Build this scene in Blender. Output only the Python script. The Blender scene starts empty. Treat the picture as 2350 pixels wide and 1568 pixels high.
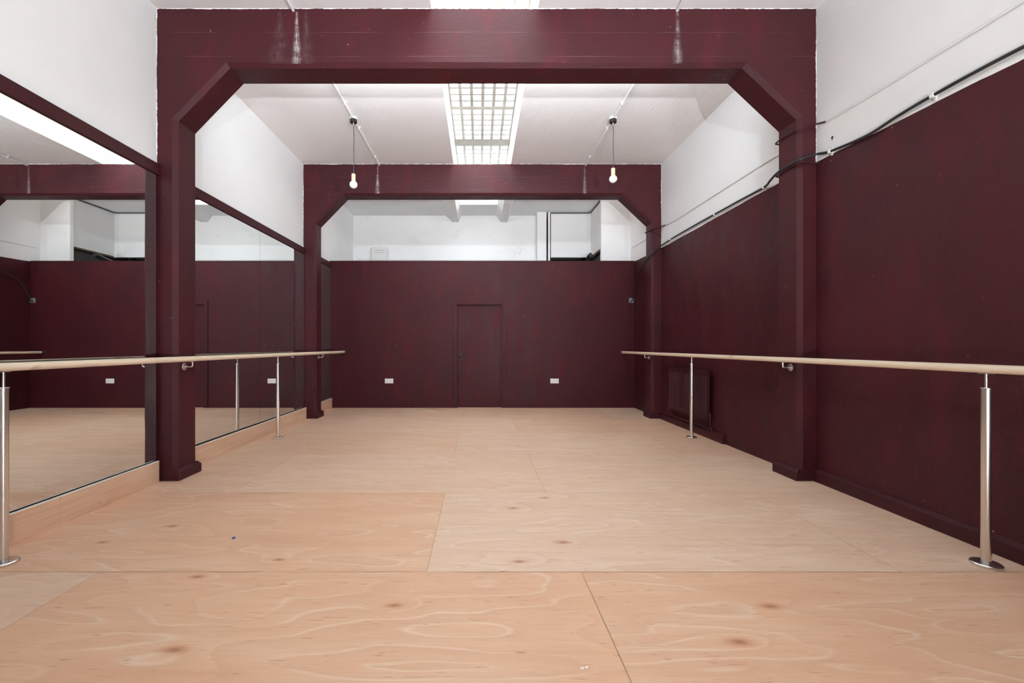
import bpy, math, random
from mathutils import Vector, noise as mnoise
random.seed(7)
SC = bpy.context.scene
COL = SC.collection
R = math.radians

# ------------------------------------------------------------------ camera frame (2350 x 1568)
F = 1003.0                 # focal length in pixels
VX, VY = 1100.0, 794.0     # vanishing point of the room's long axis
EYE = 1.185
K = F / 1044.0
def Y(d):                  # depth noted against a 1044 px lens -> metres
    return d * K
def P(px, py, d):          # photo point at noted depth d
    r = 1044.0 / d
    return ((px - VX) / r, Y(d), EYE + (VY - py) / r)
def SIDE(px, py, X):       # photo point lying on the plane x = X
    r = (px - VX) / X
    return (X, Y(1044.0 / r), EYE + (VY - py) / r)

# ------------------------------------------------------------------ room numbers (metres)
Y1, Y1b = Y(3.99), Y(4.27)          # near frame
Y2, Y2b = Y(7.404), Y(7.66)         # far frame
YP, YPb = Y(8.70), Y(8.80)          # partition
YE = Y(10.34)                       # end wall
YR = -4.2                           # rear wall
ZC = 4.145                          # ceiling
ZG = 4.545                          # skylight glass
XL1, XL2 = -2.83, -2.865            # left wall in the near / far bay
XR1, XR2 = 2.955, 2.962             # right wall
WX0, WX1 = -0.42, 0.515             # skylight well

# ------------------------------------------------------------------ mesh helper
class MB:
    def __init__(s):
        s.v = []; s.f = []; s.m = []; s.cur = 0
    def add(s, vs, fs):
        o = len(s.v); s.v += [tuple(p) for p in vs]
        for f in fs:
            s.f.append([i + o for i in f]); s.m.append(s.cur)
        return s
    def box(s, x0, x1, y0, y1, z0, z1):
        x0, x1 = min(x0, x1), max(x0, x1); y0, y1 = min(y0, y1), max(y0, y1); z0, z1 = min(z0, z1), max(z0, z1)
        return s.add([(x0,y0,z0),(x1,y0,z0),(x1,y1,z0),(x0,y1,z0),(x0,y0,z1),(x1,y0,z1),(x1,y1,z1),(x0,y1,z1)],
              [(0,3,2,1),(4,5,6,7),(0,1,5,4),(1,2,6,5),(2,3,7,6),(3,0,4,7)])
    def quad(s, a, b, c, d):
        return s.add([a,b,c,d], [(0,1,2,3)])
    def tube(s, pts, r, n=12, caps=True, smooth=0):
        pts = [Vector(p) for p in pts]
        if smooth: pts = catmull(pts, smooth)
        rings = []; up = None
        for i, p in enumerate(pts):
            t = (pts[min(i+1, len(pts)-1)] - pts[max(i-1, 0)]).normalized()
            if up is None:
                up = Vector((0,0,1)) if abs(t.z) < .9 else Vector((0,1,0))
            a = (up - t * up.dot(t)).normalized(); b = t.cross(a); up = a
            rr = r[i] if isinstance(r, (list, tuple)) else r
            rings.append([p + a*(rr*math.cos(2*math.pi*k/n)) + b*(rr*math.sin(2*math.pi*k/n)) for k in range(n)])
        vs = [q for g in rings for q in g]; fs = []
        for i in range(len(rings)-1):
            for k in range(n):
                k2 = (k+1) % n
                fs.append((i*n+k, i*n+k2, (i+1)*n+k2, (i+1)*n+k))
        if caps:
            fs.append(tuple(reversed(range(n)))); fs.append(tuple((len(rings)-1)*n+k for k in range(n)))
        return s.add(vs, fs)
    def lathe(s, c, prof, n=32, axis='z'):
        # prof: (radius, along-axis) pairs
        vs = []; fs = []
        for r, h in prof:
            for k in range(n):
                a = 2*math.pi*k/n
                u, w = r*math.cos(a), r*math.sin(a)
                q = {'z': (u, w, h), 'x': (h, u, w), 'y': (w, h, u)}[axis]
                vs.append((c[0]+q[0], c[1]+q[1], c[2]+q[2]))
        m = len(prof)
        for i in range(m-1):
            for k in range(n):
                k2 = (k+1) % n
                fs.append((i*n+k, i*n+k2, (i+1)*n+k2, (i+1)*n+k))
        fs.append(tuple(reversed(range(n)))); fs.append(tuple((m-1)*n+k for k in range(n)))
        return s.add(vs, fs)
    def prism(s, poly, y0, y1):            # polygon in xz, extruded along y
        n = len(poly)
        vs = [(x, y0, z) for x, z in poly] + [(x, y1, z) for x, z in poly]
        fs = [tuple(range(n)), tuple(reversed(range(n, 2*n)))]
        for i in range(n):
            j = (i+1) % n; fs.append((j, i, n+i, n+j))
        return s.add(vs, fs)
    def build(s, name, mats, parent=None, bevel=0, smooth=True, angle=35):
        if not isinstance(mats, (list, tuple)): mats = [mats]
        off = Vector((0,0,0)); p = parent
        while p is not None:
            off += Vector(p.location); p = p.parent
        me = bpy.data.meshes.new(name)
        me.from_pydata([tuple(Vector(v) - off) for v in s.v], [], s.f)
        for m in mats: me.materials.append(m)
        for i, p in enumerate(me.polygons): p.material_index = s.m[i]
        if smooth:
            me.shade_smooth(); me.set_sharp_from_angle(angle=R(angle))
        me.update()
        o = bpy.data.objects.new(name, me); COL.objects.link(o)
        if parent is not None: o.parent = parent
        if bevel:
            b = o.modifiers.new('bevel', 'BEVEL'); b.width = bevel; b.segments = 2; b.limit_method = 'ANGLE'; b.angle_limit = R(40)
        return o

def catmull(pts, k):
    out = []
    for i in range(len(pts)-1):
        p0 = pts[max(i-1,0)]; p1 = pts[i]; p2 = pts[i+1]; p3 = pts[min(i+2,len(pts)-1)]
        for j in range(k):
            t = j/k
            out.append(0.5*((2*p1)+(p2-p0)*t+(2*p0-5*p1+4*p2-p3)*t*t+(3*p1-p0-3*p2+p3)*t*t*t))
    out.append(pts[-1]); return out

def thing(name, loc, label, cat, group=None):
    o = bpy.data.objects.new(name, None); COL.objects.link(o); o.location = loc
    o.empty_display_size = .1
    return tag(o, label, cat, group)
def tag(o, label=None, cat=None, group=None, kind=None):
    if label: o['label'] = label
    if cat: o['category'] = cat
    if group: o['group'] = group
    if kind: o['kind'] = kind
    return o
def struct(o, label, cat):
    return tag(o, label, cat, None, 'structure')

# ------------------------------------------------------------------ material helper
def mat(name):
    m = bpy.data.materials.new(name); m.use_nodes = True
    nt = m.node_tree; nt.nodes.clear()
    out = nt.nodes.new('ShaderNodeOutputMaterial'); b = nt.nodes.new('ShaderNodeBsdfPrincipled')
    nt.links.new(b.outputs[0], out.inputs[0])
    return m, nt, b, out
class N:
    def __init__(s, nt): s.nt = nt
    def node(s, t, **kw):
        n = s.nt.nodes.new(t)
        for k, v in kw.items(): setattr(n, k, v)
        return n
    def put(s, sock, v):
        if isinstance(v, bpy.types.NodeSocket): s.nt.links.new(v, sock)
        elif v is not None: sock.default_value = v
    def math(s, op, a, b=None, c=None, clamp=False):
        n = s.node('ShaderNodeMath', operation=op, use_clamp=clamp)
        s.put(n.inputs[0], a)
        if b is not None: s.put(n.inputs[1], b)
        if c is not None: s.put(n.inputs[2], c)
        return n.outputs[0]
    def coord(s):
        return s.node('ShaderNodeNewGeometry').outputs['Position']
    def mapping(s, vec, scale=(1,1,1), loc=(0,0,0)):
        n = s.node('ShaderNodeMapping'); s.put(n.inputs['Vector'], vec)
        n.inputs['Scale'].default_value = scale; n.inputs['Location'].default_value = loc
        return n.outputs[0]
    def noise(s, vec, scale=5, detail=4, rough=.5, dist=0):
        n = s.node('ShaderNodeTexNoise'); s.put(n.inputs['Vector'], vec)
        n.inputs['Scale'].default_value = scale; n.inputs['Detail'].default_value = detail
        n.inputs['Roughness'].default_value = rough; n.inputs['Distortion'].default_value = dist
        return n.outputs['Fac']
    def ramp(s, fac, stops):
        n = s.node('ShaderNodeValToRGB'); s.put(n.inputs[0], fac)
        el = n.color_ramp.elements
        while len(el) < len(stops): el.new(.5)
        for e, (p, c) in zip(el, stops):
            e.position = p; e.color = c if len(c) == 4 else (*c, 1)
        return n.outputs[0]
    def range(s, v, a, b, c=0, d=1):
        n = s.node('ShaderNodeMapRange'); s.put(n.inputs[0], v)
        for i, q in enumerate((a, b, c, d)): n.inputs[i+1].default_value = q
        return n.outputs[0]
    def mix(s, fac, a, b):
        n = s.node('ShaderNodeMix', data_type='RGBA'); s.put(n.inputs[0], fac)
        for sock, v in ((n.inputs[6], a), (n.inputs[7], b)):
            if isinstance(v, tuple): v = v if len(v) == 4 else (*v, 1)
            s.put(sock, v)
        return n.outputs[2]
    def sep(s, vec):
        n = s.node('ShaderNodeSeparateXYZ'); s.put(n.inputs[0], vec); return n.outputs
    def comb(s, x, y, z):
        n = s.node('ShaderNodeCombineXYZ'); s.put(n.inputs[0], x); s.put(n.inputs[1], y); s.put(n.inputs[2], z); return n.outputs[0]
    def bump(s, h, strength=.3, dist=.01):
        n = s.node('ShaderNodeBump'); n.inputs['Strength'].default_value = strength; n.inputs['Distance'].default_value = dist
        s.put(n.inputs['Height'], h); return n.outputs[0]

def simple(name, col, rough=.5, metal=0, spec=.5, nscale=0, namt=.06, bump=0):
    m, nt, b, _ = mat(name); n = N(nt)
    b.inputs['Roughness'].default_value = rough; b.inputs['Metallic'].default_value = metal
    b.inputs['Specular IOR Level'].default_value = spec
    if nscale:
        f = n.noise(n.coord(), nscale, 4)
        c = n.mix(f, tuple(max(0, x*(1-namt*2)) for x in col), tuple(min(1, x*(1+namt*2)) for x in col))
        nt.links.new(c, b.inputs['Base Color'])
        if bump: nt.links.new(n.bump(f, bump, .004), b.inputs['Normal'])
    else:
        b.inputs['Base Color'].default_value = (*col, 1)
    return m

WHITE = (.84, .84, .84)
DARK_A, DARK_B, DARK_C = (.046, .0082, .0112), (.058, .0088, .0124), (.088, .0085, .0150)

def burgundy(name, kind='wall', ztop=ZC, xl=None, xr=None, stains=(), y_face=None):
    """painted plaster / concrete, optional ragged white cutting-in along the ceiling and walls, limescale runs"""
    m, nt, b, _ = mat(name); n = N(nt); pos = n.coord(); xyz = n.sep(pos)
    f1 = n.noise(pos, 1.1, 5, .55); f2 = n.noise(n.mapping(pos, (2, 2, .7)), 2.4, 4, .6)
    c = n.mix(n.range(f1, .35, .65), DARK_A, DARK_B)
    c = n.mix(n.math('MULTIPLY', n.range(f2, .52, .72), .65), c, DARK_C)
    # small knocks showing the undercoat
    sp = n.noise(pos, 38, 1, .4)
    c = n.mix(n.math('MULTIPLY', n.range(sp, .80, .82), .5), c, (.45, .36, .36))
    scr = n.noise(n.mapping(pos, (5, 5, 26) if kind == 'frame' else (9, 9, 1.5)), 2.2, 6, .7)
    c = n.mix(n.math('MULTIPLY', n.range(scr, .66, .78), .30), c, (.26, .16, .17))
    rough = n.range(f2, .3, .7, .44, .60)
    if kind == 'frame':
        rag = n.noise(pos, 26, 3, .6); rag2 = n.noise(pos, 3.0, 2)
        edge = n.math('MULTIPLY_ADD', rag, .018, n.math('MULTIPLY', rag2, .014))
        masks = [n.math('GREATER_THAN', n.math('ADD', xyz[2], edge), ztop + .0125)]
        if xl is not None:
            hi = n.math('GREATER_THAN', xyz[2], 2.78)
            masks.append(n.math('MULTIPLY', hi, n.math('LESS_THAN', n.math('SUBTRACT', xyz[0], edge), xl - .0135)))
            masks.append(n.math('MULTIPLY', hi, n.math('GREATER_THAN', n.math('ADD', xyz[0], edge), xr + .0135)))
        w = masks[0]
        for q in masks[1:]: w = n.math('MAXIMUM', w, q)
        for (sx, sz0, sz1, amt, wid) in stains:      # limescale run: narrow at the top, spreading downwards
            dx = n.math('ABSOLUTE', n.math('SUBTRACT', xyz[0], sx))
            t = n.range(xyz[2], sz0, sz1)            # 0 low .. 1 high
            halo = n.range(n.math('DIVIDE', dx, n.math('MULTIPLY_ADD', n.math('SUBTRACT', 1, t), wid, .010)), 0, 1, 1, 0)
            st = n.noise(n.mapping(pos, (30, 30, 3)), 3, 5, .7)
            br = n.noise(n.mapping(pos, (4, 4, 9)), 2, 3, .6)
            ms = n.math('MULTIPLY', n.math('POWER', halo, 1.6), n.math('MULTIPLY', n.range(st, .35, .68), n.range(br, .36, .62, .15, 1)))
            ms = n.math('MULTIPLY', ms, n.math('MULTIPLY', n.math('MULTIPLY', n.math('GREATER_THAN', xyz[2], sz0 - .02), n.math('LESS_THAN', xyz[2], ztop - .03)), n.math('LESS_THAN', xyz[1], y_face + .008)))
            c = n.mix(n.math('MULTIPLY', ms, amt, clamp=True), c, (.62, .57, .57))
        c = n.mix(w, c, WHITE)
        # shutter-board lines in the cast concrete
        ln = n.node('ShaderNodeMath', operation='PINGPONG'); n.put(ln.inputs[0], n.math('ADD', xyz[2], .055)); ln.inputs[1].default_value = .105
        line = n.math('MULTIPLY', n.range(ln.outputs[0], 0, .004, 1, 0), n.math('GREATER_THAN', xyz[2], 3.66))
        h = n.math('ADD', n.math('MULTIPLY', n.noise(pos, 34, 6, .65), .5), n.math('MULTIPLY', n.noise(n.mapping(pos, (2, 6, 14)), 4, 4), .6))
        h = n.math('ADD', h, n.math('MULTIPLY', line, .5))
        c = n.mix(n.math('MULTIPLY', line, n.math('MULTIPLY', n.range(n.noise(pos, 2.3, 3), .47, .66), .22)), c, (.40, .28, .30))
        nt.links.new(n.bump(h, .55, .006), b.inputs['Normal'])
    elif kind == 'wall':
        big = n.noise(n.mapping(pos, (1, 1, .6)), 6, 6, .62); ridg = n.noise(n.mapping(pos, (7, 7, .5)), 2, 4, .6)
        fine = n.noise(pos, 46, 4, .6)
        lump = n.range(n.noise(pos, 14, 3, .6), .55, .75)
        h = n.math('ADD', n.math('MULTIPLY', big, 1.0), n.math('ADD', n.math('MULTIPLY', ridg, .12), n.math('ADD', n.math('MULTIPLY', fine, .26), n.math('MULTIPLY', lump, .30))))
        nt.links.new(n.bump(h, .55, .010), b.inputs['Normal'])
    else:                                            # smooth boarded wall, rolled paint
        h = n.noise(pos, 70, 3, .5); nt.links.new(n.bump(h, .12, .002), b.inputs['Normal'])
    nt.links.new(c, b.inputs['Base Color']); nt.links.new(rough, b.inputs['Roughness'])
    b.inputs['Specular IOR Level'].default_value = .20 if kind == 'board' else .27
    return m

def whitewash(name, ceiling=False, smear=False, tone=WHITE):
    m, nt, b, _ = mat(name); n = N(nt); pos = n.coord()
    f = n.noise(pos, .9, 5, .55); g = n.noise(pos, 30, 2, .5)
    c = n.mix(n.range(f, .3, .7), tuple(x*.955 for x in tone), tuple(min(1, x*1.025) for x in tone))
    c = n.mix(n.math('MULTIPLY', n.range(g, .77, .80), .5), c, (.45, .43, .42))
    if smear:    # rubbed mould patches on the old plaster
        d = n.math('MULTIPLY', n.range(n.noise(pos, 1.7, 2), .60, .70), n.range(n.noise(pos, 28, 4, .7), .50, .66))
        c = n.mix(n.math('MULTIPLY', d, .55), c, (.36, .33, .31))
    if ceiling:
        h = n.math('ADD', n.math('MULTIPLY', n.noise(n.mapping(pos, (3.2, .35, 1)), 1.4, 4, .5), .8), n.math('MULTIPLY', n.range(n.noise(n.mapping(pos, (1.6, .7, 1)), 9, 4, .6), .5, .75), .30))
        nt.links.new(n.bump(h, .55, .010), b.inputs['Normal'])
    else:
        h = n.math('ADD', n.noise(n.mapping(pos, (5, 5, .7)), 1.6, 4, .55), n.math('MULTIPLY', n.noise(pos, 20, 4, .6), .25))
        nt.links.new(n.bump(h, .30, .008), b.inputs['Normal'])
    nt.links.new(c, b.inputs['Base Color']); b.inputs['Roughness'].default_value = .62
    b.inputs['Specular IOR Level'].default_value = .35
    return m

# knots seen on the floor sheets: (px, py, size)
KNOTS = [(400,1492,1.0),(452,1324,.8),(395,1208,.8),(235,1245,.7),(1292,1245,.9),(1192,1289,.8),(1178,1167,.7),(1250,1143,.7),
         (1768,1392,1.0),(1697,1474,1.0),(905,1390,.7),(640,1285,.6),(1190,1023,.6)]
def plywood():
    m, nt, b, _ = mat('plywood_floor'); n = N(nt); pos = n.coord()
    at = n.node('ShaderNodeAttribute', attribute_name='sheet'); sh = n.sep(at.outputs['Color'])
    xyz = n.sep(pos)
    # every sheet has its own figure: shift the lookup by the sheet's random colour
    q = n.comb(n.math('MULTIPLY_ADD', sh[0], 37.0, xyz[0]), n.math('MULTIPLY_ADD', sh[1], 29.0, xyz[1]), n.math('MULTIPLY', sh[2], 11.0))
    def field(dx_, dy_):
        v = n.node('ShaderNodeVectorMath', operation='ADD'); n.put(v.inputs[0], q); v.inputs[1].default_value = (dx_, dy_, 0); p = v.outputs[0]
        wav = n.noise(n.mapping(p, (1.1, 2.6, 1)), 1.2, 2, .55)
        fld = n.noise(n.mapping(p, (.42, 1.9, 1)), 1.25, 2, .5, .35)
        return n.math('MULTIPLY_ADD', fld, 10.0, n.math('MULTIPLY', wav, 1.8))
    h0 = field(0, 0); hx = field(.030, 0); hy = field(0, .010)      # neighbours give the slope of the figure
    h, kn, ks = h0, None, None
    for px, py, s_ in KNOTS:
        r = (py - VY) / EYE; kx = (px - VX) / r; ky = Y(1044.0 / r)
        v = n.node('ShaderNodeVectorMath', operation='MULTIPLY_ADD'); n.put(v.inputs[0], pos)
        v.inputs[1].default_value = (1/(.16*s_), 1/(.075*s_), 0); v.inputs[2].default_value = (-kx/(.16*s_), -ky/(.075*s_), 0)
        dt = n.node('ShaderNodeVectorMath', operation='DOT_PRODUCT'); n.put(dt.inputs[0], v.outputs[0]); n.put(dt.inputs[1], v.outputs[0])
        d2 = dt.outputs['Value']
        g = n.math('DIVIDE', 1.0, n.math('MULTIPLY_ADD', d2, .9, 1.0))
        ks = g if ks is None else n.math('MAXIMUM', ks, g)
    h = n.math('MULTIPLY_ADD', ks, 1.6, h0)
    kn = n.math('POWER', ks, 9.0)
    grad = n.math('ADD', n.math('ABSOLUTE', n.math('SUBTRACT', hx, h0)), n.math('ABSOLUTE', n.math('SUBTRACT', hy, h0)))
    grad = n.math('MULTIPLY_ADD', n.math('MULTIPLY', ks, n.math('SUBTRACT', 1.0, ks)), .40, grad)
    fr = n.math('FRACT', h)
    band = n.node('ShaderNodeMath', operation='PINGPONG'); n.put(band.inputs[0], h); band.inputs[1].default_value = .5
    # pale early-wood contour lines of even width
    line = n.math('SUBTRACT', 1.0, n.math('DIVIDE', band.outputs[0], n.math('MULTIPLY_ADD', grad, .62, .003)), clamp=True)
    grain = n.noise(n.mapping(q, (2.0, 46, 1)), 3.0, 5, .65)
    broad = n.noise(n.mapping(q, (.5, 2.6, 1)), 1.6, 4, .6)
    fleck = n.noise(n.mapping(q, (5.0, 60, 1)), 2.0, 2, .5)
    c = n.ramp(n.range(broad, .28, .72), [(0, (.635, .365, .238)), (.5, (.730, .470, .325)), (1, (.785, .560, .420))])
    c = n.mix(n.math('MULTIPLY', n.math('POWER', fr, 1.5), .55), c, (.58, .335, .22))
    c = n.mix(n.range(sh[0], .2, 1, 0, .40), c, (.800, .610, .475))
    c = n.mix(n.range(sh[1], .15, .95, 0, .42), c, (.715, .375, .220))
    thin = n.range(n.noise(q, 2.2, 2), .38, .62)
    thin = n.range(n.noise(q, 2.2, 2), .36, .60)
    c = n.mix(n.math('MULTIPLY', line, n.math('MULTIPLY', thin, .44)), c, (.86, .70, .56))
    c = n.mix(n.math('MULTIPLY', n.range(grain, .50, .72), .30), c, (.50, .255, .145))
    strk = n.noise(n.mapping(q, (.9, 16, 1)), 2.0, 4, .6)
    c = n.mix(n.math('MULTIPLY', n.range(strk, .52, .70), .30), c, (.60, .30, .18))
    c = n.mix(n.math('MULTIPLY', n.range(fleck, .66, .74), .60), c, (.40, .15, .075))
    c = n.mix(n.math('MULTIPLY', n.range(kn, .10, .80), .72), c, (.47, .19, .085))
    c = n.mix(n.math('MULTIPLY', n.range(kn, .75, .97), .40), c, (.16, .05, .03))
    sc = n.noise(n.mapping(pos, (4, 14, 1)), 3.5, 4, .7)       # scuffs and dust
    c = n.mix(n.math('MULTIPLY', n.range(sc, .60, .74), .28), c, (.82, .68, .57))
    nt.links.new(c, b.inputs['Base Color'])
    nt.links.new(n.range(broad, .3, .7, .40, .56), b.inputs['Roughness'])
    b.inputs['Specular IOR Level'].default_value = .40
    nt.links.new(n.bump(grain, .10, .002), b.inputs['Normal'])
    return m

def timber(name, a, b_, axis='y', rough=.5, knots=True):
    m, nt, b, _ = mat(name); n = N(nt); pos = n.coord()
    sc = {'y': (30, 1.1, 30), 'x': (1.1, 30, 30), 'z': (30, 30, 1.1)}[axis]
    g = n.noise(n.mapping(pos, sc), 1.3, 5, .6, .3)
    f = n.noise(n.mapping(pos, tuple(x*.2 if x > 2 else x for x in sc)), 1.5, 3, .5)
    c = n.mix(n.range(g, .3, .7), a, b_); c = n.mix(n.math('MULTIPLY', n.range(f, .45, .7), .35), c, tuple(x*.82 for x in a))
    if knots:
        k = n.noise(n.mapping(pos, tuple(x*.16 if x > 2 else x*1.6 for x in sc)), 2.1, 1)
        c = n.mix(n.math('MULTIPLY', n.range(k, .74, .80), .55), c, tuple(x*.45 for x in a))
    nt.links.new(c, b.inputs['Base Color']); b.inputs['Roughness'].default_value = rough
    nt.links.new(n.bump(g, .08, .002), b.inputs['Normal'])
    return m

def steel(name, rough=.27, col=(.72, .70, .68)):
    m, nt, b, _ = mat(name); n = N(nt)
    g = n.noise(n.coord(), 6, 2, .5)
    b.inputs['Base Color'].default_value = (*col, 1); b.inputs['Metallic'].default_value = 1
    b.inputs['Roughness'].default_value = rough
    return m

def mirror_mat():
    m, nt, b, _ = mat('mirror_silvering')
    b.inputs['Base Color'].default_value = (.83, .845, .835, 1); b.inputs['Metallic'].default_value = 1; b.inputs['Roughness'].default_value = 0.0
    return m
def glass_block():
    m, nt, b, out = mat('cast_glass'); n = N(nt)
    tr = n.node('ShaderNodeBsdfTransparent'); tr.inputs[0].default_value = (.93, .97, .97, 1)
    tl = n.node('ShaderNodeBsdfTranslucent'); tl.inputs[0].default_value = (.90, .93, .93, 1)
    gl = n.node('ShaderNodeBsdfGlossy'); gl.inputs[1].default_value = .08
    mx = n.node('ShaderNodeMixShader'); mx.inputs[0].default_value = .95
    nt.links.new(tr.outputs[0], mx.inputs[1]); nt.links.new(tl.outputs[0], mx.inputs[2])
    m2 = n.node('ShaderNodeMixShader'); m2.inputs[0].default_value = .05
    nt.links.new(mx.outputs[0], m2.inputs[1]); nt.links.new(gl.outputs[0], m2.inputs[2])
    nt.links.new(m2.outputs[0], out.inputs[0])
    return m

M = dict(
    wall_dark=burgundy('burgundy_plaster', 'wall'),
    board_dark=burgundy('burgundy_boarding', 'board'),
    trim_dark=simple('burgundy_gloss', (.050, .0092, .0125), .5, spec=.24, nscale=18, bump=.2),
    white=whitewash('white_plaster'), ceil=whitewash('white_ceiling', True, False, (.84, .815, .81)),
    old_white=whitewash('old_white_plaster', False, True), old_ceil=whitewash('old_white_ceiling', True, True),
    well=simple('cream_gloss', (.78, .76, .70), .5, nscale=5, bump=.2),
    rib=simple('concrete_rib', (.52, .49, .45), .7, nscale=14, bump=.4),
    ply=plywood(), under=simple('joint_filler', (.50, .27, .13), .8, nscale=30),
    board=timber('plywood_upstand', (.62, .37, .245), (.74, .50, .36), 'y', .6),
    barre=timber('ash_rail', (.76, .60, .44), (.86, .73, .58), 'y', .42),
    holder=timber('beech_holder', (.66, .42, .27), (.76, .53, .36), 'z', .5, False),
    steel=steel('brushed_steel'), chrome=steel('polished_steel', .30, (.90, .88, .86)),
    mirror=mirror_mat(), glass=glass_block(),
    black=simple('black_plastic', (.012, .012, .013), .45), cable=simple('black_cable', (.022, .024, .026), .45, nscale=40),
    cord=simple('charcoal_flex', (.05, .05, .055), .7), white_plastic=simple('white_plastic', (.80, .79, .78), .35),
    heater=simple('off_white_plastic', (.74, .73, .72), .4), slot=simple('dark_grey_slot', (.16, .16, .17), .6),
    bulb=simple('opal_glass', (.90, .90, .90), .45), brown=simple('bare_timber', (.16, .085, .045), .7, nscale=20),
    gloom=simple('grey_render_gloom', (.075, .07, .066), .9, nscale=60, namt=.3, bump=.4), blue=simple('blue_foil', (.05, .16, .36), .3),
    galv=simple('grey_metal_box', (.32, .33, .34), .4, .6), gap=simple('black_gap', (.02, .018, .018), .9),
    edge=simple('white_edging', (.86, .83, .78), .6, nscale=40),
)

# ------------------------------------------------------------------ floor: plywood sheets
mb = MB(); rows_d = [-3.95, -2.70, -1.42, -.16, 1.11, 2.384, 3.67, 4.97, 6.21, 7.54, 8.82]
tones = []
G = .0016
mb.cur = 1
mb.quad((-2.97, YR, -.004), (3.05, YR, -.004), (3.05, YE+.2, -.004), (-2.97, YE+.2, -.004)); tones.append((0, 0, 0))
mb.cur = 0
fixed = {(4,0):(.9,.2),(4,1):(.1,.95),(4,2):(.25,.72),(5,0):(.1,.85),(5,1):(.95,.05),(5,2):(.9,.1),(6,0):(.6,.4),(6,1):(.8,.25),(6,2):(.9,.15),
         (7,0):(.5,.5),(7,1):(.8,.25),(7,2):(.6,.45),(8,0):(.6,.4),(8,1):(.75,.3),(8,2):(.4,.6)}
for i in range(len(rows_d)-1):
    a, c = Y(rows_d[i]), Y(rows_d[i+1])
    cuts = [-2.97, -.275, 2.21, 3.05] if i % 2 else [-2.97, -1.99, .535, 3.05]
    a = max(a, YR)
    for j in range(len(cuts)-1):
        mb.quad((cuts[j]+G, a+G, 0), (cuts[j+1]-G, a+G, 0), (cuts[j+1]-G, c-G, 0), (cuts[j]+G, c-G, 0))
        t = fixed.get((i, j), (random.random(), random.random()*.8)); tones.append((t[0], t[1], random.random()))
mb.cur = 2
mb.quad((-2.97, Y(8.82), 0), (3.05, Y(8.82), 0), (3.05, YE+.2, 0), (-2.97, YE+.2, 0)); tones.append((0, 0, 0))
floor = mb.build('floor', [M['ply'], M['under'], M['gloom']], smooth=False)
ca = floor.data.color_attributes.new('sheet', 'FLOAT_COLOR', 'CORNER')
for p in floor.data.polygons:
    for li in p.loop_indices: ca.data[li].color = (*tones[p.index], 1)
struct(floor, 'bare plywood sheet floor with open joints and brown knots', 'floor')

# ------------------------------------------------------------------ ceiling with the long skylight well
mb = MB()
WY0, WY1 = Y(-2.6), Y(9.54)
for y0, y1, k in ((YR, Y2, 0), (Y2, YE+.4, 1)):
    mb.cur = k
    mb.box(-3.1, WX0, y0, y1, ZC, ZC+.10); mb.box(WX1, 3.2, y0, y1, ZC, ZC+.10)
mb.cur = 0; mb.box(WX0, WX1, YR, WY0, ZC, ZC+.1)
mb.cur = 1; mb.box(WX0, WX1, WY1, YE+.4, ZC, ZC+.1)
ceiling = mb.build('ceiling', [M['ceil'], M['old_ceil']], smooth=False)
struct(ceiling, 'white painted concrete ceiling split by a long skylight', 'ceiling')

mb = MB()   # well lining
GX0, GX1 = -.405, .50
for xa, xb, t in ((WX0, GX0, -1), (WX1, GX1, 1)):
    mb.add([(xa, WY0, ZC), (xa, WY1, ZC), (xb, WY1, ZG), (xb, WY0, ZG), (xa+t*.09, WY0, ZC+.1), (xa+t*.09, WY1, ZC+.1), (xb+t*.1, WY1, ZG+.08), (xb+t*.1, WY0, ZG+.08)],
           [(0,1,2,3), (4,7,6,5), (3,2,6,7), (0,4,5,1), (0,3,7,4), (1,5,6,2)])
mb.box(WX0-.1, WX1+.1, WY1-.012, WY1+.08, ZC+.1, ZG+.08); mb.box(WX0+.001, WX1-.001, WY1-.012, WY1-.001, ZC+.001, ZC+.1)
mb.box(WX0-.1, WX1+.1, WY0-.08, WY0, ZC+.1, ZG+.08)
well = mb.build('trim_skylight', M['well'], smooth=False)
struct(well, 'cream painted upstand lining the skylight well', 'skylight upstand')

# glazing: cast concrete grid with square glass blocks, panel by panel
sky = thing('window_1', (0, Y(5.5), ZG), 'long glass block skylight in a white concrete grid', 'skylight')
tag(sky, kind='structure')
panels = [(3.56, 4.50), (4.53, 5.46), (5.46, 6.40), (6.463, 7.404), (7.638, 8.58), (8.61, 9.54)]
d = 3.50
while d > -2.0:
    panels.append((d-.94, d)); d -= .97
panels.sort()
grid = MB()
bw = .0205
zb, zt = ZG, ZG+.07
for k in range(7):
    x = GX0 + (GX1-GX0)*k/6; w = bw*(1.2 if k in (0, 6) else 1)
    grid.box(x-w, x+w, WY0, WY1, zb+.001, zt)
prev = WY0 / K
for (a, c) in panels:
    grid.box(GX0, GX1, Y(prev)-.012, Y(a)+.012, zb, zt+.002); prev = c
    for r in range(1, 6):
        y = Y(a + (c-a)*r/6); grid.box(GX0, GX1, y-.016, y+.016, zb+.002, zt)
grid.box(GX0, GX1, Y(prev)-.012, WY1, zb, zt+.002)
grid.build('grid', M['rib'], sky, smooth=False)
for (a, c) in panels:
    p = MB()
    for k in range(6):
        for r in range(6):
            x0 = GX0+(GX1-GX0)*k/6+.017; x1 = GX0+(GX1-GX0)*(k+1)/6-.017
            y0 = Y(a+(c-a)*r/6)+.014; y1 = Y(a+(c-a)*(r+1)/6)-.014
            p.box(x0, x1, y0, y1, zb+.022, zb+.056)
    p.build('glass_pane', M['glass'], sky, smooth=False)

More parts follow.
